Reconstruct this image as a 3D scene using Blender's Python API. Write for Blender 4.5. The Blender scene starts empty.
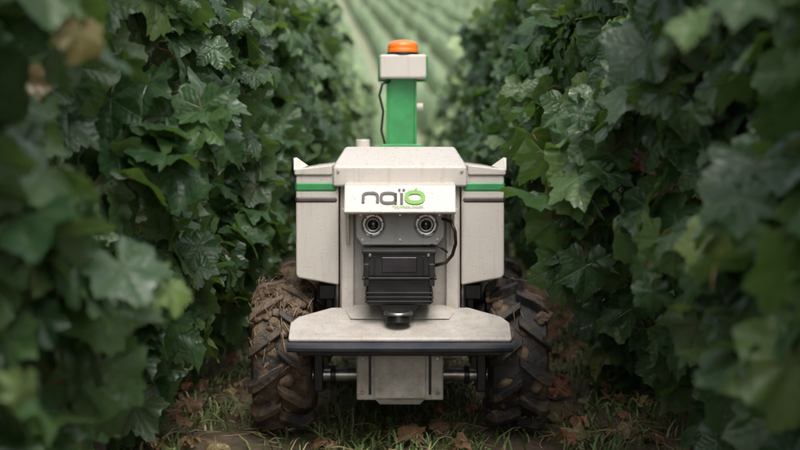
import bpy, bmesh, math, random
import numpy as np
from mathutils import Vector, noise, Matrix
random.seed(4); rng=np.random.default_rng(7)
S=bpy.context.scene
R=math.radians

# ------------------------------------------------------------------ materials
def newmat(name):
    m=bpy.data.materials.new(name); m.use_nodes=True
    nt=m.node_tree; b=nt.nodes['Principled BSDF']
    return m,nt,b
def N(nt,t,**kw):
    n=nt.nodes.new(t)
    for k,v in kw.items(): setattr(n,k,v)
    return n
def L(nt,a,b): nt.links.new(a,b)
def math_(nt,op,a,b=None,c=None):
    n=N(nt,'ShaderNodeMath',operation=op)
    for i,v in enumerate((a,b,c)):
        if v is None: continue
        if isinstance(v,(int,float)): n.inputs[i].default_value=v
        else: L(nt,v,n.inputs[i])
    return n.outputs[0]
def maprange(nt,v,a,b,c,d):
    n=N(nt,'ShaderNodeMapRange'); L(nt,v,n.inputs[0])
    for i,x in enumerate((a,b,c,d)): n.inputs[i+1].default_value=x
    return n.outputs[0]
def mix(nt,f,a,b,bt='MIX'):
    n=N(nt,'ShaderNodeMix',data_type='RGBA',blend_type=bt)
    for s,v in ((0,f),(6,a),(7,b)):
        if isinstance(v,(int,float)): n.inputs[s].default_value=v
        elif isinstance(v,tuple): n.inputs[s].default_value=v if len(v)==4 else (*v,1)
        else: L(nt,v,n.inputs[s])
    return n.outputs[2]
def ramp(nt,f,stops):
    n=N(nt,'ShaderNodeValToRGB'); L(nt,f,n.inputs[0])
    e=n.color_ramp.elements
    while len(e)<len(stops): e.new(.5)
    for i,(p,c) in enumerate(stops): e[i].position=p; e[i].color=(*c,1)
    return n.outputs[0]
def noise_tex(nt,scale,detail=4,vec=None,rough=.55):
    n=N(nt,'ShaderNodeTexNoise'); n.inputs['Scale'].default_value=scale; n.inputs['Detail'].default_value=detail
    n.inputs['Roughness'].default_value=rough
    if vec is None:
        g=N(nt,'ShaderNodeNewGeometry'); vec=g.outputs['Position']
    L(nt,vec,n.inputs['Vector'])
    return n.outputs['Fac']
def bump(nt,h,b,strength=.3,dist=.01):
    n=N(nt,'ShaderNodeBump'); n.inputs['Strength'].default_value=strength; n.inputs['Distance'].default_value=dist
    L(nt,h,n.inputs['Height']); L(nt,n.outputs[0],b.inputs['Normal']); return n

def leaf_mat(name,stops,trans=.30,rough=(.25,.52),spec=.55,detail=True,patch=(.024,.06,.024)):
    m,nt,b=newmat(name)
    g=N(nt,'ShaderNodeNewGeometry'); rnd=g.outputs['Random Per Island']
    col=ramp(nt,rnd,stops)
    nz=noise_tex(nt,2.4,1)
    col=mix(nt,maprange(nt,nz,.38,.62,0,.5),col,patch)
    if detail:
        uv=N(nt,'ShaderNodeUVMap'); sp=N(nt,'ShaderNodeSeparateXYZ'); L(nt,uv.outputs[0],sp.inputs[0])
        d,a=sp.outputs[0],sp.outputs[1]
        wid=math_(nt,'MULTIPLY_ADD',a,-.014,.022)
        main=math_(nt,'SUBTRACT',1.0,math_(nt,'DIVIDE',d,wid)); main=math_(nt,'MAXIMUM',main,0.0)
        nz2=noise_tex(nt,55,1)
        warp=math_(nt,'MULTIPLY_ADD',nz2,.16,-.08)
        t=math_(nt,'FRACT',math_(nt,'MULTIPLY',math_(nt,'ADD',math_(nt,'SUBTRACT',a,math_(nt,'MULTIPLY',d,.8)),warp),6.0))
        tri=math_(nt,'ABSOLUTE',math_(nt,'SUBTRACT',t,.5))
        sec=maprange(nt,tri,0,.07,1,0)
        vein=math_(nt,'MAXIMUM',main,math_(nt,'MULTIPLY',sec,.28))
        col=mix(nt,maprange(nt,nz2,.5,.75,0,.35),col,(.08,.125,.042))
        col=mix(nt,math_(nt,'MULTIPLY',vein,.42),col,(.18,.25,.11))
        L(nt,maprange(nt,nz2,.3,.7,rough[0],rough[1]),b.inputs['Roughness'])
        h=math_(nt,'ADD',math_(nt,'MULTIPLY',tri,.7),math_(nt,'ADD',math_(nt,'MULTIPLY',main,-1.0),math_(nt,'MULTIPLY',nz2,1.3)))
        bump(nt,h,b,.45,.004)
    else: b.inputs['Roughness'].default_value=.45
    back=mix(nt,.55,col,(.13,.18,.10))
    col=mix(nt,g.outputs['Backfacing'],col,back)
    L(nt,col,b.inputs['Base Color'])
    b.inputs['Specular IOR Level'].default_value=spec
    if trans:
        tr=N(nt,'ShaderNodeBsdfTranslucent')
        L(nt,mix(nt,1.0,col,(1.6,1.9,.6),'MULTIPLY'),tr.inputs['Color'])
        ms=N(nt,'ShaderNodeMixShader'); ms.inputs[0].default_value=trans
        L(nt,b.outputs[0],ms.inputs[1]); L(nt,tr.outputs[0],ms.inputs[2])
        L(nt,ms.outputs[0],nt.nodes['Material Output'].inputs[0])
    return m
base_l=[(0,(.024,.060,.024)),(.35,(.040,.092,.032)),(.7,(.064,.130,.042)),(.93,(.115,.19,.055))]
vine_leaf=leaf_mat('vine_leaf',base_l+[(.992,(.17,.23,.07)),(1,(.22,.10,.05))])
vine_leaf_r=leaf_mat('vine_leaf_turning',base_l+[(.980,(.18,.24,.07)),(1,(.24,.07,.04))])
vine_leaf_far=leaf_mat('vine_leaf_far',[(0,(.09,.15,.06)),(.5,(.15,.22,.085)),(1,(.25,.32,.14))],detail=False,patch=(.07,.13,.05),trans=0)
vine_leaf_plain=leaf_mat('vine_leaf_plain',[(0,(.05,.10,.04)),(.5,(.08,.15,.055)),(1,(.12,.19,.07))],detail=False,trans=0)
dead_leaf=leaf_mat('dead_leaf',[(0,(.14,.07,.04)),(.3,(.26,.13,.07)),(.5,(.34,.08,.05)),(.75,(.36,.25,.11)),(1,(.16,.20,.07))],trans=.15,patch=(.16,.09,.05))
def simple(name,col,rough=.5,metal=0,nscale=None,col2=None,nr=(.4,.6),bs=0,bd=.002,spec=.5,bscale=None):
    m,nt,b=newmat(name); b.inputs['Base Color'].default_value=(*col,1)
    b.inputs['Roughness'].default_value=rough; b.inputs['Metallic'].default_value=metal
    b.inputs['Specular IOR Level'].default_value=spec
    if nscale:
        nz=noise_tex(nt,nscale,6)
        L(nt,mix(nt,maprange(nt,nz,nr[0],nr[1],0,1),tuple(col),tuple(col2 or col)),b.inputs['Base Color'])
        if bs: bump(nt,noise_tex(nt,bscale or nscale*3,4),b,bs,bd)
    return m
petiole=simple('petiole',(.20,.20,.08),.5,nscale=6,col2=(.25,.09,.07))
bark=simple('vine_bark',(.05,.035,.025),.9,nscale=18,col2=(.13,.095,.07),bs=.9,bd=.012)
shoot=simple('green_shoot',(.12,.16,.05),.55,nscale=5,col2=(.18,.10,.055))
wire=simple('wire',(.35,.35,.34),.5,1,nscale=30,col2=(.2,.16,.13))
stake=simple('stake',(.3,.3,.29),.6,.6,nscale=14,col2=(.16,.11,.08))

def paint_mat(name,col):
    m,nt,b=newmat(name)
    g=N(nt,'ShaderNodeNewGeometry'); sp=N(nt,'ShaderNodeSeparateXYZ'); L(nt,g.outputs['Position'],sp.inputs[0])
    n1=noise_tex(nt,5,4)
    c=mix(nt,maprange(nt,n1,.4,.7,0,.25),tuple(col),tuple(x*.76 for x in col))
    low=maprange(nt,sp.outputs[2],.50,.12,0,.75)
    c=mix(nt,math_(nt,'MULTIPLY',low,maprange(nt,noise_tex(nt,18,6,rough=.7),.40,.66,0,1)),c,(.23,.18,.125))
    mp=N(nt,'ShaderNodeMapping'); mp.inputs['Scale'].default_value=(60,60,4); L(nt,g.outputs['Position'],mp.inputs['Vector'])
    st=noise_tex(nt,1,3,vec=mp.outputs[0])
    c=mix(nt,maprange(nt,st,.54,.75,0,.35),c,(.32,.28,.22))
    fine=noise_tex(nt,120,3,rough=.7)
    c=mix(nt,maprange(nt,fine,.62,.72,0,.4),c,(.28,.23,.17))
    L(nt,c,b.inputs['Base Color'])
    v=N(nt,'ShaderNodeTexVoronoi'); v.inputs['Scale'].default_value=110; L(nt,g.outputs['Position'],v.inputs['Vector'])
    sc=N(nt,'ShaderNodeSeparateColor'); L(nt,v.outputs['Color'],sc.inputs[0])
    d=math_(nt,'MULTIPLY',maprange(nt,v.outputs['Distance'],0,.26,1,0),maprange(nt,sc.outputs[0],.45,.5,0,1))
    bump(nt,d,b,.45,.002)
    L(nt,maprange(nt,d,0,.4,.40,.08),b.inputs['Roughness'])
    return m
white=paint_mat('white_paint',(.62,.572,.52))
whitegrey=paint_mat('grey_paint',(.47,.455,.43))
green=simple('green_paint',(.05,.31,.10),.35,nscale=20,col2=(.04,.25,.08))
darkstripe=simple('dark_stripe',(.06,.045,.04),.45,nscale=20,col2=(.09,.07,.06))
black=simple('black_plastic',(.010,.010,.011),.32,nscale=30,col2=(.022,.021,.02),bs=.2,bd=.001)
rubber=simple('navy_rubber',(.018,.022,.036),.42,nscale=12,col2=(.045,.045,.05),bs=.2,bd=.001)
metal=simple('galvanised_metal',(.5,.5,.5),.35,.9,nscale=25,col2=(.28,.24,.2))
steel=simple('bright_steel',(.8,.79,.77),.3,.85,nscale=40,col2=(.55,.53,.5))
logo_dark=simple('logo_dark',(.05,.045,.04),.5,nscale=30,col2=(.07,.06,.05))
logo_green=simple('logo_green',(.15,.38,.05),.5,nscale=30,col2=(.18,.42,.06))
glass=simple('lens_glass',(.01,.012,.016),.06,nscale=30,col2=(.02,.02,.03),spec=.9)
m,nt,b=newmat('orange_lamp'); orange=m
b.inputs['Base Color'].default_value=(1,.22,.015,1); b.inputs['Roughness'].default_value=.2
b.inputs['Coat Weight'].default_value=.4
b.inputs['Subsurface Weight'].default_value=.3
wv=N(nt,'ShaderNodeTexWave'); wv.inputs['Scale'].default_value=60; wv.bands_direction='X'
gg=N(nt,'ShaderNodeNewGeometry'); L(nt,gg.outputs['Position'],wv.inputs['Vector']); bump(nt,wv.outputs['Fac'],b,.3,.002)

def tyre_mat(name,lo,hi):
    m,nt,b=newmat(name)
    n1=noise_tex(nt,9,7,rough=.72); n2=noise_tex(nt,70,4,rough=.7)
    mud=mix(nt,n2,(.085,.055,.033),(.25,.175,.115))
    f=maprange(nt,n1,lo,hi,0,1)
    L(nt,mix(nt,f,mix(nt,n2,(.018,.017,.017),(.05,.043,.038)),mud),b.inputs['Base Color'])
    L(nt,maprange(nt,f,0,1,.5,.85),b.inputs['Roughness'])
    h=math_(nt,'ADD',math_(nt,'MULTIPLY',n1,1.4),math_(nt,'MULTIPLY',n2,.5)); bump(nt,h,b,.7,.010)
    return m
tyre_l=tyre_mat('muddy_tyre',.42,.56); tyre_r=tyre_mat('tyre_rubber',.50,.64)
straw=simple('straw',(.36,.27,.15),.8,nscale=9,col2=(.17,.11,.06))

m,nt,b=newmat('ground_soil'); soil=m
g=N(nt,'ShaderNodeNewGeometry'); sp=N(nt,'ShaderNodeSeparateXYZ'); L(nt,g.outputs['Position'],sp.inputs[0])
n1=noise_tex(nt,3,5); n2=noise_tex(nt,35,7,rough=.75)
c=mix(nt,n2,(.10,.062,.04),(.34,.23,.165))
c=mix(nt,maprange(nt,n1,.48,.60,0,.6),c,(.11,.13,.05))
hill_haze=mix(nt,noise_tex(nt,.3,5),(.28,.32,.20),(.40,.40,.28))  # hill ground tan-green, lightened to paint distance haze into the colour
c=mix(nt,maprange(nt,sp.outputs[1],14,24,0,1),c,hill_haze)
L(nt,c,b.inputs['Base Color']); b.inputs['Roughness'].default_value=.95
bump(nt,math_(nt,'ADD',n2,n1),b,.9,.03)
hillgreen_haze=simple('hill_vine_foliage_hazed',(.14,.205,.10),.8,nscale=1.4,col2=(.22,.29,.155),bs=.6,bd=.2)  # aerial haze painted into the foliage colour as pale, desaturated sage

m,nt,b=newmat('grass_blade'); grassm=m
g=N(nt,'ShaderNodeNewGeometry')
c=ramp(nt,g.outputs['Random Per Island'],[(0,(.05,.09,.02)),(.4,(.09,.155,.035)),(.7,(.15,.21,.06)),(.87,(.27,.24,.11)),(1,(.38,.30,.18))])
L(nt,c,b.inputs['Base Color']); b.inputs['Roughness'].default_value=.6

# ------------------------------------------------------------------ helpers
def link(o,parent=None):
    S.collection.objects.link(o)
    if parent: o.parent=parent
    return o
def empty(name):
    e=bpy.data.objects.new(name,None); e.empty_display_size=.1; return link(e)
def tri_mesh(name,V,T,mats,mi=None,uv=None,parent=None,smooth=True):
    V=np.ascontiguousarray(V,np.float32); T=np.ascontiguousarray(T,np.int32)
    me=bpy.data.meshes.new(name)
    me.vertices.add(len(V)); me.vertices.foreach_set('co',V.ravel())
    me.loops.add(T.size); me.loops.foreach_set('vertex_index',T.ravel())
    me.polygons.add(len(T)); me.polygons.foreach_set('loop_start',np.arange(0,T.size,3,dtype=np.int32))
    if mi is not None: me.polygons.foreach_set('material_index',np.ascontiguousarray(mi,np.int32))
    me.polygons.foreach_set('use_smooth',np.full(len(T),smooth))
    if uv is not None:
        l=me.uv_layers.new(name='UVMap'); l.data.foreach_set('uv',np.ascontiguousarray(uv[T.ravel()],np.float32).ravel())
    me.update(calc_edges=True); me.validate()
    for m in mats: me.materials.append(m)
    return link(bpy.data.objects.new(name,me),parent)

def from_bm(name,bm,mat,parent,bevel=0,seg=3,smooth=False):
    bmesh.ops.recalc_face_normals(bm,faces=bm.faces)
    me=bpy.data.meshes.new(name); bm.to_mesh(me); bm.free(); me.materials.append(mat)
    if smooth:
        for p in me.polygons: p.use_smooth=True
    o=link(bpy.data.objects.new(name,me),parent)
    if bevel:
        md=o.modifiers.new('b','BEVEL'); md.width=bevel; md.segments=seg; md.limit_method='ANGLE'; md.angle_limit=R(25)
        for p in me.polygons: p.use_smooth=True
        md.harden_normals=True
    return o
def hull(name,pts,mat,parent,bevel=.004):
    bm=bmesh.new()
    vs=[bm.verts.new(p) for p in pts]
    r=bmesh.ops.convex_hull(bm,input=vs)
    bmesh.ops.dissolve_limit(bm,angle_limit=R(1),verts=bm.verts,edges=bm.edges)
    return from_bm(name,bm,mat,parent,bevel)
def box(name,x0,x1,y0,y1,z0,z1,mat,parent,bevel=.003):
    return hull(name,[(x,y,z) for x in(x0,x1) for y in(y0,y1) for z in(z0,z1)],mat,parent,bevel)
def cyl(name,p0,p1,r,mat,parent,n=32,r2=None,bevel=.0015):
    p0=Vector(p0);p1=Vector(p1);d=p1-p0
    bm=bmesh.new(); bmesh.ops.create_cone(bm,cap_ends=True,segments=n,radius1=r,radius2=r if r2 is None else r2,depth=d.length)
    bm.transform(Matrix.Translation((p0+p1)/2)@d.to_track_quat('Z','Y').to_matrix().to_4x4())
    return from_bm(name,bm,mat,parent,bevel,2)
def lathe(name,c,axis,prof,mat,parent,n=40):
    bm=bmesh.new(); q=Vector(axis).to_track_quat('Z','Y'); rows=[]
    for i in range(n):
        a=2*math.pi*i/n
        rows.append([bm.verts.new(Vector(c)+q@Vector((r*math.cos(a),r*math.sin(a),z))) for r,z in prof])
    for i in range(n):
        for j in range(len(prof)-1):
            bm.faces.new((rows[i][j],rows[(i+1)%n][j],rows[(i+1)%n][j+1],rows[i][j+1]))
    return from_bm(name,bm,mat,parent,0,smooth=True)
def ring(name,c,axis,ro,ri,h,mat,parent,n=40):
    return lathe(name,c,axis,[(ri,0),(ri,h),(ri+.15*(ro-ri),h*1.25),(ro-.2*(ro-ri),h*1.1),(ro,h*.6),(ro,0)],mat,parent,n)
class Tubes:
    def __init__(s): s.V=[];s.T=[]
    def add(s,pts,rad,n=6):
        base=len(s.V); k=len(pts)
        for i,p in enumerate(pts):
            p=Vector(p); d=(Vector(pts[min(i+1,k-1)])-Vector(pts[max(i-1,0)])).normalized()
            a=d.cross(Vector((.31,.9,.12))).normalized(); b2=d.cross(a)
            r=rad[i] if hasattr(rad,'__len__') else rad
            for j in range(n):
                t=2*math.pi*j/n; s.V.append(tuple(p+a*(r*math.cos(t))+b2*(r*math.sin(t))))
        for i in range(k-1):
            for j in range(n):
                a0=base+i*n+j;a1=base+i*n+(j+1)%n;b0=a0+n;b1=a1+n
                s.T+= [(a0,a1,b1),(a0,b1,b0)]
        for j in range(1,n-1): s.T+=[(base,base+j+1,base+j),(base+(k-1)*n,base+(k-1)*n+j,base+(k-1)*n+j+1)]
    def obj(s,name,mat,parent=None): return tri_mesh(name,np.array(s.V),np.array(s.T),[mat],parent=parent)

# ------------------------------------------------------------------ leaf templates (broad, shallow-lobed)
ANG=[0,6,11,18,25,31,39,46,52,58,65,72,80,88,96,104,111,117,125,134,143,152,163,174]
RAD=[1.0,.89,.91,.80,.79,.71,.80,.80,.89,.93,.83,.82,.70,.66,.74,.75,.80,.82,.72,.73,.65,.63,.50,.22]
VE=[0,58,117]
def leaf_template(hi,seed,curl=1.0):
    r0=random.Random(seed)
    if hi==2: A,Rr,rings=ANG,RAD,[.5,1]
    elif hi==1:
        A,Rr=ANG,RAD; rings=[1]
    else:
        idx=[0,3,5,9,13,17,20,23]; A=[ANG[i] for i in idx]; Rr=[RAD[i] for i in idx]; rings=[1]
    full=[(-a,r) for a,r in zip(A[:0:-1],Rr[:0:-1])]+list(zip(A,Rr))
    na=len(full); V=[(0,0,0)]; UV=[(0,0)]
    cup=r0.uniform(.05,.42)*curl; fold=r0.uniform(.0,.32); tw=r0.uniform(-.3,.3); ph=r0.uniform(0,6.28); wav=r0.uniform(.03,.11)*curl
    asym=r0.uniform(-.10,.10); lob=r0.uniform(.7,1.35)
    for f in rings:
        for a,r in full:
            r=1-(1-r)*lob if abs(a)<140 else r
            rr=r*f*(1+asym*math.sin(R(a)))*(1+(r0.uniform(-.06,.06) if f==1 else 0)); th=R(a)
            x=rr*math.sin(th); y=rr*math.cos(th)
            v=min(VE,key=lambda q:abs(abs(a)-q)); da=R(abs(abs(a)-v)); d=rr*math.sin(da); al=rr*math.cos(da)
            z=-cup*rr*rr+.35*d*(1-f*.5)+fold*abs(x)-.3*fold+tw*x*y+wav*math.sin(3*th+ph+3*rr)*f+wav*.7*math.sin(7*th+ph)*f*f
            V.append((x,y,z)); UV.append((d,al))
    V[0]=(0,0,-.3*fold); T=[]
    for i in range(na-1): T.append((0,2+i,1+i))
    for k in range(len(rings)-1):
        b0=1+k*na;b1=b0+na
        for i in range(na-1): T+=[(b0+i,b0+i+1,b1+i+1),(b0+i,b1+i+1,b1+i)]
    mi=[0]*len(T)
    base=len(V); P=[(0,0,-.3*fold),(0.02,-.3,-.15),(0.0,-.55,-.5)]
    if hi==0: P=[]
    for p in P:
        for j in range(3):
            t=2.1*j; V.append((p[0]+.018*math.cos(t),p[1],p[2]+.018*math.sin(t))); UV.append((.2,.3))
    for i in range(len(P)-1):
        for j in range(3):
            a0=base+i*3+j;a1=base+i*3+(j+1)%3
            T+=[(a0,a1,a1+3),(a0,a1+3,a0+3)]; mi+=[1,1]
    T=[(t[0],t[2],t[1]) if m==0 else t for t,m in zip(T,mi)]
    V=np.array(V,float); T=np.array(T)
    t0=T[0]; nrm=np.cross(V[t0[1]]-V[t0[0]],V[t0[2]]-V[t0[0]])
    if nrm[2]<0:
        k=np.array(mi)==0; T[k]=T[k][:,[0,2,1]]
    return V,T,np.array(mi),np.array(UV)
def scatter(name,pos,nor,tip,size,hi,mats,parent,nvar=10,curl=1.0):
    N_=len(pos)
    n=nor/np.linalg.norm(nor,axis=1,keepdims=True)
    t=tip-(tip*n).sum(1,keepdims=True)*n; t/=np.linalg.norm(t,axis=1,keepdims=True)
    x=np.cross(t,n)
    M=np.stack([x,t,n],axis=2)*size[:,None,None]
    VV=[];TT=[];MM=[];UU=[];off=0
    var=rng.integers(0,nvar,N_)
    for v in range(nvar):
        V,T,mi,uv=leaf_template(hi,v*13+hi,curl); k=np.where(var==v)[0]
        if not len(k): continue
        W=np.einsum('nij,vj->nvi',M[k],V)+pos[k][:,None,:]
        VV.append(W.reshape(-1,3)); c=len(k)
        TT.append((T[None]+(np.arange(c)*len(V))[:,None,None]+off).reshape(-1,3)); off+=c*len(V)
        MM.append(np.tile(mi,c)); UU.append(np.tile(uv,(c,1)))
    return tri_mesh(name,np.concatenate(VV),np.concatenate(TT),mats,np.concatenate(MM),np.concatenate(UU),parent)

# ------------------------------------------------------------------ vine rows
def clear(x,y,z):
    if -.3<y<1.4: return x>(.48 if z<.48 else .37)
    return x>.30
def facefn(side,face,y,z):
    return face(y,z)+.22*noise.noise(Vector((y*1.8,z*2.0,side*3.1)))+.08*noise.noise(Vector((y*5,z*5,side*7)))
def canopy_points(side,y0,y1,count,face,zlo,ztop,thick=.42,surf=.14,seed=0):
    P=[];Nn=[];T=[];sz=[]
    r=random.Random(seed)
    tries=0
    while len(P)<count and tries<count*12:
        tries+=1
        y=r.uniform(y0,y1)
        zt=ztop+.18*noise.noise(Vector((y*1.3,side*5,2)))
        zl=zlo(y) if callable(zlo) else zlo
        zl+=.14*noise.noise(Vector((y*2.2,side*9,7)))
        z=r.uniform(zl,zt)
        f=facefn(side,face,y,z)
        w=min(1,max(0,(z-zl)/.25)); f+= .12*(1-w)
        f+=.15*max(0,z-1.2)
        dep=abs(r.gauss(0,surf)) if r.random()<.75 else r.uniform(0,thick)
        if dep>thick: continue
        x=f+dep
        cl=noise.noise(Vector((x*4.5+side*20,y*4.5,z*4.5)))
        if cl<-.06 and r.random()<.88: continue
        if not clear(x,y,z): continue
        s=r.uniform(.064,.112)
        if r.random()<.2: s*=.55
        az=r.gauss(0,R(58)); el=r.gauss(R(30),R(28))
        ox=-side*math.cos(az); oy=math.sin(az)-.3
        P.append((side*x,y,z)); Nn.append((ox*math.cos(el),oy*math.cos(el),math.sin(el)))
        T.append((r.gauss(0,.45),r.gauss(0,.45),-1)); sz.append(s)
    return map(np.array,(P,Nn,T,sz))
def sprigs(side,face,n,zr,seed,tb):
    r=random.Random(seed);P=[];Nn=[];T=[];sz=[]
    for k in range(n):
        y=r.uniform(-2.0,5.5); z=r.uniform(*zr)
        f=facefn(side,face,y,z)+.12
        if z>1.3: d=Vector((-side*r.uniform(-.1,.5),r.uniform(-.5,.5),1))
        else: d=Vector((-side*1.0,r.uniform(-1.0,.5),r.uniform(-.5,.7)))
        d.normalize(); Ln=r.uniform(.18,.36); p=Vector((side*f,y,z)); pts=[p.copy()]; m=int(Ln/.04)
        lv=[]
        for i in range(m):
            d=(d+Vector((0,0,-.11 if z<1.3 else -.03))+Vector((r.gauss(0,.08),r.gauss(0,.08),r.gauss(0,.05)))).normalized()
            p=p+d*.04
            if not clear(abs(p.x)-.03,p.y,p.z): break
            pts.append(p.copy())
            sd=d.cross(Vector((0,0,1))).normalized()*(1 if i%2 else -1)
            s=(.09-.058*i/m)*r.uniform(.8,1.15)
            q=p+sd*s*.6+Vector((0,0,.01))
            nn=Vector((0,0,1))*r.uniform(.3,1.1)+d*r.uniform(.1,.9)+sd*.3+Vector((0,-.4,0))
            lv.append((q,nn,sd*.7+d*.5+Vector((0,0,-.8)),s))
        if len(pts)<3: continue
        kk=len(pts); tb.add(pts,[.0032-.002*i/kk for i in range(kk)],5)
        for q,nn,t,s in lv:
            P.append(tuple(q));Nn.append(tuple(nn));T.append(tuple(t));sz.append(s)
    return map(np.array,(P,Nn,T,sz))

def make_row(side,face,zlo,seed,lm):
    par=empty('vine_row')
    tr=Tubes();sh=Tubes();wr=Tubes();st=Tubes(); rr=random.Random(seed)
    p,n,t,s=canopy_points(side,-2.3,2.6,3500,face,zlo,1.54,seed=seed)
    scatter('leaves_near',p,n,t,s,2,[lm,petiole],par,16)
    p,n,t,s=sprigs(side,face,60,(.5,1.55),seed+5,sh)
    scatter('leaves_shoot_tips',p,n,t,s,2,[lm,petiole],par,16)
    p,n,t,s=canopy_points(side,2.6,6.5,1900,face,zlo,1.58,seed=seed+1)
    scatter('leaves_middle',p,n,t,s*1.05,1,[lm,petiole],par)
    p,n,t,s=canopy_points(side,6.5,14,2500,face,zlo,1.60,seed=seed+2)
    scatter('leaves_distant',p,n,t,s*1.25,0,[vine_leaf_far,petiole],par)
    xc=side*.74; y=-2.2
    while y<13.8:
        b=xc+rr.uniform(-.04,.04); pts=[];rad=[]
        bx,by=rr.uniform(-.05,.05),rr.uniform(-.08,.08)
        for i in range(12):
            f=i/11; pts.append((b+bx*math.sin(f*4)+.012*math.sin(f*13+y),y+by*math.sin(f*3.4)+.015*math.sin(f*11+2*y),.57*f-.02)); rad.append((.030-.010*f)*rr.uniform(.8,1.25)+(.008 if i==0 else 0))
        tr.add(pts,rad,10)
        for sg in(-1,1):
            tr.add([(pts[-1][0],pts[-1][1]-.0,pts[-1][2]-.02),(b,y+sg*.15,.6),(b+.01,y+sg*.42,.62)],[.02,.014,.01],7)
        for q in range(9):
            yy=y+rr.uniform(-.45,.45); lean=-side*rr.uniform(-.1,.15); ph=rr.uniform(0,6); pp=[]
            top=rr.uniform(1.2,1.6)
            for i in range(9):
                f=i/8; pp.append((b+lean*math.sin(f*2.2)+.02*math.sin(ph+6*f),yy+.08*math.sin(ph+f*3),.6+(top-.6)*f))
            sh.add(pp,[.0045-.0025*i/8 for i in range(9)],6)
        y+=.95
    for z in(.6,.95,1.3,1.5):
        wr.add([(xc+side*.0,-2.4,z),(xc,14,z)],.0014,5)
    for yy in(-2.3,2.9,8,13.9):
        st.add([(xc+.03,yy,-.05),(xc+.03,yy,1.55)],.018,8)
    tr.obj('trunks',bark,par); sh.obj('shoots',shoot,par); wr.obj('wires',wire,par); st.obj('stakes',stake,par)
    return par
make_row(-1,lambda y,z:.53-.07*min(1,max(0,y/2))+.03*(z<.4),lambda y:.08,11,vine_leaf)
make_row(1,lambda y,z:.53-.10*math.exp(-((z-.8)/.35)**2)*min(1,max(0,(y+1.2)/1.2))+.07*(z<.42),lambda y:.14 if y<.9 else .24,47,vine_leaf_r)
for side in(-1,1):
    par=empty('vine_row')
    p,n,t,s=canopy_points(side,-4,14,2400,lambda y,z:1.8,.2,1.5,seed=90+side)
    scatter('leaves',p,n,t,s*1.7,0,[vine_leaf_plain,petiole],par)
    tr=Tubes()
    for i in range(18): tr.add([(side*1.95,-3.8+i,-.02),(side*1.93,-3.78+i,.3),(side*1.95,-3.8+i,.62)],[.035,.028,.022],8)
    tr.obj('trunks',bark,par)

# ------------------------------------------------------------------ ground
def gz(x,y):
    z=.012*noise.noise(Vector((x*2.5,y*2.5,0)))+.008*noise.noise(Vector((x*9,y*9,3)))
    z+=.03*min(1,max(0,(abs(x)-.45)/.3)) if y<14 else 0
    if y>20:
        t=y-20; z+= .0 + (.19*t*t/(t+30)) + .8*noise.noise(Vector((x*.02,y*.02,9)))*min(1,t/30)
    return z-.004
xs=np.concatenate([np.linspace(-400,-40,19)[:-1],np.linspace(-40,-3,26)[:-1],np.linspace(-3,3,121),np.linspace(3,40,26)[1:],np.linspace(40,400,19)[1:]])
ys=np.concatenate([np.linspace(-200,-6,12)[:-1],np.linspace(-6,8,281),np.linspace(8,40,60)[1:],np.linspace(40,400,80)[1:]])
V=np.array([(x,y,gz(x,y)) for y in ys for x in xs]); nx=len(xs)
T=[]
for j in range(len(ys)-1):
    for i in range(nx-1):
        a=j*nx+i; T+=[(a,a+1,a+nx+1),(a,a+nx+1,a+nx)]
tri_mesh('ground',V,np.array(T),[soil])
V=[];T=[]
prof=[(-.27,0),(-.30,.7),(-.14,1.15),(.14,1.18),(.30,.7),(.27,0)]
for xi in np.arange(-90,90.1,1.6):
    yv=np.arange(34,210,2.0); base=len(V)
    for y in yv:
        xo=xi-.07*(y-34)
        for (px,pz) in prof:
            j=noise.noise(Vector((xi*3+px*2,y*.9,pz*2)))
            V.append((xo+px*(1+.6*j),y,gz(xo,y)+pz*(1+.5*j)-(.1 if pz==0 else 0)))
    k=len(prof)
    for i in range(len(yv)-1):
        for q in range(k-1):
            a=base+i*k+q; T+=[(a,a+1,a+k+1),(a,a+k+1,a+k)]
    for q in range(1,k-1): T.append((base,base+q+1,base+q))
tri_mesh('hillside_vineyard',np.array(V),np.array(T),[hillgreen_haze])

def grass(name,count,xr,yr,h,keep,mat,seed,lie=.5,w=.003):
    r=random.Random(seed);V=[];T=[]
    c=0
    while c<count:
        x=r.uniform(*xr);y=r.uniform(*yr)
        if not keep(x,y,r):
            if r.random()<.01: c+=1
            continue
        c+=1
        z=gz(x,y); a=r.uniform(0,6.28); hh=h*r.uniform(.3,1.4); ln=hh*r.uniform(.1,lie)*2
        dx,dy=math.cos(a),math.sin(a); b=len(V)
        ww=w*r.uniform(.5,1.4); px,py=-dy*ww,dx*ww
        for f,wf in((0,1),(.45,.85),(.8,.5)):
            cx=x+dx*ln*f*f;cy=y+dy*ln*f*f;cz=z-.004+hh*f*(1-.25*f*lie)
            V+=[(cx-px*wf,cy-py*wf,cz),(cx+px*wf,cy+py*wf,cz)]
        V.append((x+dx*ln,y+dy*ln,z+hh*(1-.45*lie)))
        T+=[(b,b+1,b+3),(b,b+3,b+2),(b+2,b+3,b+5),(b+2,b+5,b+4),(b+4,b+5,b+6)]
    return tri_mesh(name,np.array(V),np.array(T),[mat],smooth=False)
def keepg(x,y,r):
    n=noise.noise(Vector((x*3.6,y*3.6,5)))
    if abs(abs(x)-.31)<.09 and y<1.3: return r.random()<.12
    return n>-.05+r.uniform(-.25,.25)
grass('grass',36000,(-1.3,1.3),(-.9,5.5),.055,keepg,grassm,3,lie=.8)
grass('grass',5000,(-1.3,1.3),(5.5,14),.08,keepg,grassm,5,w=.007)
sb=Tubes(); r=random.Random(9)
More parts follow.
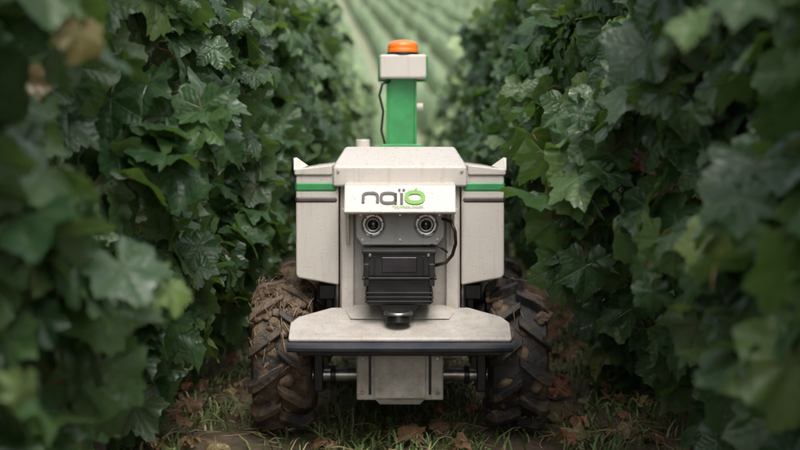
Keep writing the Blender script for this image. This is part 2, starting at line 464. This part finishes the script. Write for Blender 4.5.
for i in range(2400):
    x=r.uniform(-1.1,1.1);y=r.uniform(-.4,4);a=r.uniform(0,6.28);l=r.uniform(.02,.11);z=gz(x,y)+r.uniform(.004,.035)
    sb.add([(x,y,z),(x+l*.5*math.cos(a),y+l*.5*math.sin(a),z+r.uniform(0,.012)),(x+l*math.cos(a+.2),y+l*math.sin(a+.2),z-.002)],r.uniform(.0007,.0018),4)
sb.obj('straw_litter',straw)
P=[];Nn=[];Tt=[];s=[]
for i in range(1000):
    sd=r.choice((-1,1,1)); x=sd*r.uniform(.30,1.1) if r.random()<.85 else r.uniform(-.45,.45); y=r.uniform(-.3,5.5)
    if y<1.25 and .2<abs(x)<.42: continue
    P.append((x,y,gz(x,y)+r.uniform(.015,.05))); Nn.append((r.gauss(0,.5),r.gauss(-.2,.5),1)); a=r.uniform(0,6.28); Tt.append((math.cos(a),math.sin(a),0)); s.append(r.uniform(.018,.05))
scatter('fallen_leaves',np.array(P),np.array(Nn),np.array(Tt),np.array(s),2,[dead_leaf,petiole],None,10,2.4)

# ------------------------------------------------------------------ robot
rob=empty('vineyard_robot')
box('chassis',-.15,.15,.16,1.2,.20,.40,whitegrey,rob,.006)
box('centre_body',-.155,.155,.112,1.12,.33,.69,white,rob,.006)
hull('hood',[(-.172,.085,.708),(.172,.085,.708),(-.172,.085,.655),(.172,.085,.655),(-.146,.24,.758),(.146,.24,.758),
     (-.172,1.1,.708),(.172,1.1,.708),(-.172,1.1,.655),(.172,1.1,.655),(-.146,1.0,.758),(.146,1.0,.758)],white,rob,.007)
for k,sx in enumerate((-.158,.158)): cyl('hood_screw_%d'%k,(sx,.086,.695),(sx,.0815,.695),.004,steel,rob,12,bevel=.0008)
for sg in(-1,1):
    nm='left' if sg<0 else 'right'
    hull('side_box_'+nm,[(sg*x,y,z) for (x,z) in ((.268,.428),(.262,.42),(.158,.402),(.158,.697),(.268,.690)) for y in(.10,1.08)],white,rob,.007)
    hull('box_lid_'+nm,[(sg*x,y,z) for (x,z) in ((.272,.684),(.272,.701),(.174,.712),(.174,.684)) for y in(.094,1.09)],white,rob,.005)
    hull('corner_flap_'+nm,[(sg*.274,.10,.695),(sg*.276,.12,.729),(sg*.268,.12,.731),(sg*.236,.12,.708),(sg*.274,.2,.70),(sg*.238,.2,.70),(sg*.274,.17,.722)],white,rob,.002)
    box('green_stripe_'+nm,*sorted((sg*.2705,sg*.160)),.0972,.98,.641,.668,green,rob,.008)
    box('dark_stripe_'+nm,*sorted((sg*.2705,sg*.160)),.0972,.98,.612,.630,darkstripe,rob,.008)
    box('front_pillar_'+nm,*sorted((sg*.118,sg*.150)),.085,.110,.33,.60,white,rob,.004)
    box('strut_'+nm,*sorted((sg*.178,sg*.196)),.2,.24,.2,.41,black,rob,.003)
    cyl('damper_'+nm,(sg*.165,.19,.27),(sg*.165,.19,.41),.011,metal,rob)
    box('hose_bracket_'+nm,*sorted((sg*.17,sg*.215)),.18,.26,.355,.395,black,rob,.004)
    cyl('axle_'+nm,(sg*.10,.10,.172),(sg*.225,.10,.172),.017,metal,rob)
    cyl('axle_collar_'+nm,(sg*.165,.10,.172),(sg*.178,.10,.172),.024,black,rob)
    box('axle_bracket_'+nm,*sorted((sg*.196,sg*.222)),.08,.3,.13,.235,black,rob,.005)
hull('visor',[(x,y,z) for x in(-.140,.140) for (y,z) in((.10,.668),(.022,.661),(-.018,.594),(-.008,.589),(.10,.602))],white,rob,.004)
for sg in(-1,1):
    hull('visor_cheek_%s'%('l' if sg<0 else 'r'),[(sg*x,y,z) for x in(.128,.137) for (y,z) in((.0,.598),(.10,.598),(.10,.50),(.07,.515))],white,rob,.002)
hull('camera_plate',[(x,y,z) for y in(.055,.075) for (x,z) in((-.112,.600),(.112,.600),(.112,.53),(.095,.508),(-.095,.508),(-.112,.53))],whitegrey,rob,.003)
for sx in(-.068,.066):
    c=(sx,.056,.560)
    tag='l' if sx<0 else 'r'
    ring('eye_flange_'+tag,c,(0,-1,0),.0315,.019,.009,steel,rob)
    ring('eye_ring_'+tag,(sx,.049,.560),(0,-1,0),.020,.0125,.010,metal,rob)
    cyl('eye_barrel_'+tag,(sx,.056,.56),(sx,.046,.56),.0195,black,rob)
    bm=bmesh.new(); bmesh.ops.create_uvsphere(bm,u_segments=24,v_segments=16,radius=.0125)
    bm.transform(Matrix.Translation((sx,.046,.56))@Matrix.Diagonal((1,.6,1,1))); from_bm('eye_lens_'+tag,bm,glass,rob,0,smooth=True)
    for k in range(6):
        a=k*math.pi/3+.3; cyl('eye_screw_%s%d'%(tag,k),(sx+.0255*math.cos(a),.048,.56+.0255*math.sin(a)),(sx+.0255*math.cos(a),.0435,.56+.0255*math.sin(a)),.0022,black,rob,10,bevel=0)
for k,(sx,sz) in enumerate(((-.1,.585),(.1,.585),(-.095,.522),(.095,.522),(0,.522),(0,.585))):
    cyl('plate_screw_%d'%k,(sx,.056,sz),(sx,.0515,sz),.0036,steel,rob,12,bevel=.0008)
box('sensor_head',-.090,.086,-.05,.09,.437,.500,black,rob,.004)
box('sensor_cap',-.093,.089,-.056,.09,.494,.503,black,rob,.002)
box('sensor_lip',-.094,.090,-.058,.09,.430,.437,black,rob,.002)
box('sensor_body',-.082,.078,-.045,.09,.368,.431,black,rob,.004)
for k in range(3):
    box('fin_%d'%k,-.086,.082,-.052,.08,.374+k*.0105,.3785+k*.0105,black,rob,.001)
for k,xx in enumerate((-.062,.058)): box('rib_%d'%k,xx-.002,xx+.002,-.054,-.04,.445,.488,black,rob,.001)
box('sensor_window',-.045,.042,-.0525,-.04,.448,.486,glass,rob,.002)
for sg in(-1,1):
    box('sensor_clip_%d'%sg,-.002+sg*.080-.007,-.002+sg*.080+.007,-.058,-.04,.415,.470,black,rob,.002)
    cyl('sensor_bolt_%d'%sg,(-.002+sg*.072,-.04,.491),(-.002+sg*.072,-.058,.491),.004,metal,rob,10,bevel=.0008)
hull('sensor_foot',[(x,y,z) for (x,z) in((-.05,.368),(.046,.368),(.034,.347),(-.038,.347)) for y in(-.04,.05)],black,rob,.003)
cyl('sensor_knob',(-.004,-.05,.328),(-.004,-.05,.352),.034,black,rob,r2=.030)
ring('sensor_knob_ring',(-.004,-.05,.345),(0,0,1),.036,.028,.006,metal,rob)
tb=Tubes()
tb.add([(.108,.05,.575),(.128,.02,.57),(.138,.01,.545),(.140,.02,.515),(.132,.03,.485),(.115,.03,.465),(.085,.03,.458)],.0045,8)
tb.add([(.06,.10,.505),(.075,.06,.51),(.1,.04,.505),(.12,.05,.49)],.003,8)
tb.obj('sensor_cable',black,rob)
hull('bumper_plate',[(s_*x,y,z) for s_ in(-1,1) for (x,y,z) in((.268,-.125,.297),(.268,-.125,.288),(.272,-.01,.320),(.272,-.01,.29),(.255,.03,.330),(.175,.10,.345),(.175,.10,.318),(.262,-.10,.284))],white,rob,.004)
hull('bumper_ridge',[(s_*x,y,z) for s_ in(-1,1) for (x,y,z) in((.125,.0,.327),(.148,.10,.343),(.125,.10,.352),(.105,.02,.338))],white,rob,.004)
bm=bmesh.new(); rows=[]
for i in range(25):
    x=-.272+.544*i/24; yb=-.128-.012*(1-(x/.272)**4)
    rows.append([bm.verts.new((x,yb+dy,z)) for dy,z in((.03,.287),(.004,.287),(-.004,.282),(-.006,.275),(-.004,.268),(.004,.263),(.03,.263))])
for i in range(24):
    for j in range(6): bm.faces.new((rows[i][j],rows[i+1][j],rows[i+1][j+1],rows[i][j+1]))
    bm.faces.new((rows[i][6],rows[i+1][6],rows[i+1][0],rows[i][0]))
bm.faces.new(rows[0]); bm.faces.new(rows[-1][::-1])
from_bm('bumper_rubber',bm,rubber,rob,0)
box('bumper_underframe',-.25,.25,-.10,.08,.250,.283,black,rob,.004)
box('lower_box',-.108,.108,-.02,.2,.128,.250,white,rob,.005)
box('lower_front_panel',-.064,.064,-.026,-.018,.134,.246,white,rob,.002)
for sg in(-1,1):
    box('slot_%s'%('l' if sg<0 else 'r'),*sorted((sg*.071,sg*.078)),-.0225,-.01,.142,.240,black,rob,.001)
    for z in(.148,.232): cyl('lower_bolt_%d_%d'%(sg,int(z*1000)),(sg*.093,-.019,z),(sg*.093,-.025,z),.005,metal,rob,6,bevel=.001)
hull('lower_skid',[(s_*x,y,z) for s_ in(-1,1) for (x,y,z) in((.06,-.018,.128),(.05,-.012,.116),(.06,.15,.128),(.05,.15,.116))],whitegrey,rob,.002)
box('mast',-.041,.050,.84,.90,.75,.975,green,rob,.006)
box('mast_flange_left',-.043,-.036,.832,.905,.75,.975,green,rob,.002)
box('mast_flange_right',.045,.052,.832,.905,.75,.975,green,rob,.002)
box('mast_head_bracket',-.070,.088,.885,.90,.965,1.048,green,rob,.004)
box('mast_head',-.063,.082,.80,.884,.972,1.046,white,rob,.007)
box('mast_foot',-.06,.07,.80,.94,.75,.768,green,rob,.004)
cyl('beacon_base',(.009,.85,1.044),(.009,.85,1.054),.051,black,rob)
lathe('beacon_lens',(.009,.85,1.054),(0,0,1),[(.047,0),(.048,.010),(.046,.012),(.047,.016),(.046,.024),(.041,.032),(.028,.038),(.012,.040),(0,.0405)],orange,rob)
cyl('emergency_knob',(.052,.85,.885),(.072,.85,.885),.012,white,rob)
cyl('gps_puck',(-.115,.80,.752),(-.115,.80,.782),.022,white,rob,bevel=.004)
tb=Tubes(); tb.add([(-.03,.83,.965),(-.055,.82,.955),(-.064,.82,.92),(-.052,.82,.87),(-.058,.82,.81),(-.045,.83,.76)],.004,8)
tb.obj('mast_cable',black,rob)
O=Vector((-.004,.002,.629)); Vv=Vector((0,.040,.067)).normalized(); Nn_=Vector((0,-.067,.040)).normalized(); O=O+Nn_*.0022
LV=[];LT=[];LM=[]
def rib(pts,w,mi,closed=False):
    k=len(pts); b=len(LV)
    for i in range(k):
        p=Vector(pts[i]); a=Vector(pts[(i-1)%k] if closed or i>0 else pts[i]); c=Vector(pts[(i+1)%k] if closed or i<k-1 else pts[i])
        d=(c-a).normalized(); n=Vector((-d.y,d.x))
        for s_ in(1,-1):
            q=p+n*(w/2*s_); LV.append(tuple(O+Vector((q.x,0,0))+Vv*q.y))
    for i in range(k if closed else k-1):
        a0=b+2*i;b0=b+2*((i+1)%k); LT.extend([(a0,a0+1,b0+1),(a0,b0+1,b0)]); LM.extend([mi,mi])
def sup(cx,cy,rx,ry,a0,a1,n=28,e=.62):
    o=[]
    for i in range(n+1):
        t=R(a0+(a1-a0)*i/n); c,s_=math.cos(t),math.sin(t)
        o.append((cx+rx*math.copysign(abs(c)**e,c),cy+ry*math.copysign(abs(s_)**e,s_)))
    return o
h=.014
rib([(-.088,-h)]+[(-.088,0)]+sup(-.070,0,.018,h,180,0)[1:]+[(-.052,-h)],.0072,0)
rib(sup(-.025,0,.018,h,0,360)[:-1],.0072,0,True); rib([(-.007,h),(-.007,-h-.0035)],.0072,0)
rib([(.008,h),(.008,-h-.0035)],.0072,0)
for u in(.0025,.0135): rib([(u,.020),(u,.026)],.006,0)
rib(sup(.041,.002,.0205,.0145,0,360,40,.8)[:-1],.0105,1,True); rib([(.041,.02),(.046,.028)],.004,1)
tri_mesh('logo',np.array(LV),np.array(LT),[logo_dark,logo_green],LM,parent=rob,smooth=False)
cu=bpy.data.curves.new('tagline','FONT'); cu.body='TECHNOLOGIES'; cu.size=.0105; cu.extrude=.0003; cu.materials.append(logo_green)
to=link(bpy.data.objects.new('tagline',cu),rob)
X=Vector((1,0,0)); Mx=Matrix((X,Vv,Nn_)).transposed().to_4x4(); Mx.translation=O+X*-.016+Vv*(-.0285); to.matrix_world=Mx

mud=simple('mud',(.10,.068,.045),.9,nscale=40,col2=(.24,.17,.115),bs=.8,bd=.006)
def wheel(name,cx,cy,mat,rot,parent):
    W=.078; cz=.2; bm=bmesh.new()
    prof=[(-.045,.10),(-.060,.112),(-.074,.135),(-.076,.155),(-.068,.168),(-.04,.174),(0,.176),(.04,.174),(.068,.168),(.076,.155),(.074,.135),(.060,.112),(.045,.10)]
    n=96; rows=[]
    for i in range(n):
        a=2*math.pi*i/n; row=[]
        for x,r_ in prof:
            rr=r_*(1+.025*noise.noise(Vector((x*30,math.cos(a)*7,math.sin(a)*7+cx*9))))
            row.append(bm.verts.new((cx+x,cy+rr*math.cos(a),cz+rr*math.sin(a))))
        rows.append(row)
    for i in range(n):
        for j in range(len(prof)-1): bm.faces.new((rows[i][j],rows[i][j+1],rows[(i+1)%n][j+1],rows[(i+1)%n][j]))
    NP=12
    for side in(-1,1):
        for k in range(NP):
            a0=2*math.pi*(k+(.5 if side>0 else 0))/NP+rot; rings=[]
            M=7
            for i in range(M):
                f=i/(M-1); x=side*(-.004+.085*f)
                sweep=a0+.36*f-.05*f*f
                rb=.166 if f<.8 else .166-.05*(f-.8); rt=.203 if f<.75 else .203-.09*(f-.75)
                hw=.075+.022*f; hw_t=hw*.68
                cj=.005*noise.noise(Vector((k*3.1,f*4,side+cx)))
                rings.append([bm.verts.new((cx+x,cy+r_*math.cos(sweep+d),cz+r_*math.sin(sweep+d))) for r_,d in((rb,-hw),(rt+cj,-hw_t),(rt+cj,hw_t),(rb,hw))])
            for i in range(M-1):
                for j in range(3): bm.faces.new((rings[i][j],rings[i][j+1],rings[i+1][j+1],rings[i+1][j]))
            bm.faces.new(rings[0]); bm.faces.new(rings[-1][::-1])
    o=from_bm(name,bm,mat,parent,.003,2)
    cyl(name+'_rim',(cx-.045,cy,cz),(cx+.045,cy,cz),.104,whitegrey,parent,40,bevel=.004)
    cyl(name+'_hub',(cx-.06,cy,cz),(cx+.06,cy,cz),.035,black,parent,24)
    bm=bmesh.new(); r=random.Random(int(cx*100)+int(cy*50))
    for k in range(150 if cx<0 else 60):
        a=r.uniform(0,6.28); x=r.uniform(-.065,.065); rr=.174+r.uniform(-.004,.006); s_=r.uniform(.005,.018)
        if cx<0 and r.random()<.3: a=r.gauss(1.8,.5); rr+=.006
        ct,sn=math.cos(a),math.sin(a)
        frame=Matrix(((1,0,0),(0,-sn,ct),(0,ct,sn))).to_4x4()
        mtx=Matrix.Translation((cx+x,cy+rr*ct,cz+rr*sn))@frame@Matrix.Rotation(r.uniform(0,3),4,'Z')@Matrix.Diagonal((s_*1.5,s_,s_*.6,1))
        g_=bmesh.ops.create_icosphere(bm,subdivisions=2,radius=1)
        for v in g_['verts']:
            v.co*=1+.4*noise.noise(v.co*1.4+Vector((k,0,0)))
            v.co=mtx@v.co
    from_bm(name+'_mud',bm,mud,parent,0,smooth=True)
    st=Tubes()
    for k in range(170 if cx<0 else 40):
        a=r.gauss(2.1,.6) if cx<0 else r.uniform(0,6.28); x=r.uniform(-.075,.075); l=r.uniform(.02,.07); da=r.uniform(-.3,.3); dx=r.uniform(-.6,.6)*l; rr=r.uniform(.182,.205)
        pts=[(cx+max(-.085,min(.085,x+dx*f)),cy+(rr+.006*math.sin(3*f+k))*math.cos(a+da*f),cz+(rr+.006*math.sin(3*f+k))*math.sin(a+da*f)) for f in(0,.33,.66,1)]
        if min(p[2] for p in pts)<.005: continue
        st.add(pts,r.uniform(.0006,.0013),4)
    st.obj(name+'_straw',straw,parent)
wheel('front_wheel_left',-.308,.25,tyre_l,.05,rob)
wheel('front_wheel_right',.308,.25,tyre_r,.2,rob)
wheel('rear_wheel_left',-.308,.98,tyre_l,.1,rob)
wheel('rear_wheel_right',.308,.98,tyre_r,.3,rob)

# ------------------------------------------------------------------ light, camera
w=bpy.data.worlds.new('World'); S.world=w; w.use_nodes=True; nt=w.node_tree
sky=N(nt,'ShaderNodeTexSky',sky_type='NISHITA'); sky.sun_disc=False; sky.sun_elevation=R(58); sky.sun_rotation=R(165); sky.dust_density=4; sky.air_density=1
hs=N(nt,'ShaderNodeHueSaturation'); hs.inputs['Saturation'].default_value=.25; hs.inputs['Value'].default_value=1.9; L(nt,sky.outputs[0],hs.inputs['Color'])
bg=nt.nodes['Background']; L(nt,hs.outputs[0],bg.inputs[0]); bg.inputs[1].default_value=.15
az=R(165); el=R(58); sd=Vector((math.sin(az)*math.cos(el),math.cos(az)*math.cos(el),math.sin(el)))
ld=bpy.data.lights.new('sun','SUN'); ld.energy=1.3; ld.angle=R(30); ld.color=(1,.95,.88)
lo=link(bpy.data.objects.new('sun',ld)); lo.rotation_euler=sd.to_track_quat('Z','Y').to_euler(); lo.location=(0,0,8)

cd=bpy.data.cameras.new('camera'); co=link(bpy.data.objects.new('camera',cd)); S.camera=co
co.location=(0,-3.33,.75); co.rotation_euler=(R(90),0,0); cd.lens=60; cd.sensor_width=36; cd.shift_y=-.094
cd.clip_end=2000; cd.clip_start=.05
cd.dof.use_dof=True; cd.dof.focus_distance=3.36; cd.dof.aperture_fstop=2.6
S.view_settings.view_transform='Standard'; S.view_settings.look='None'; S.view_settings.exposure=0
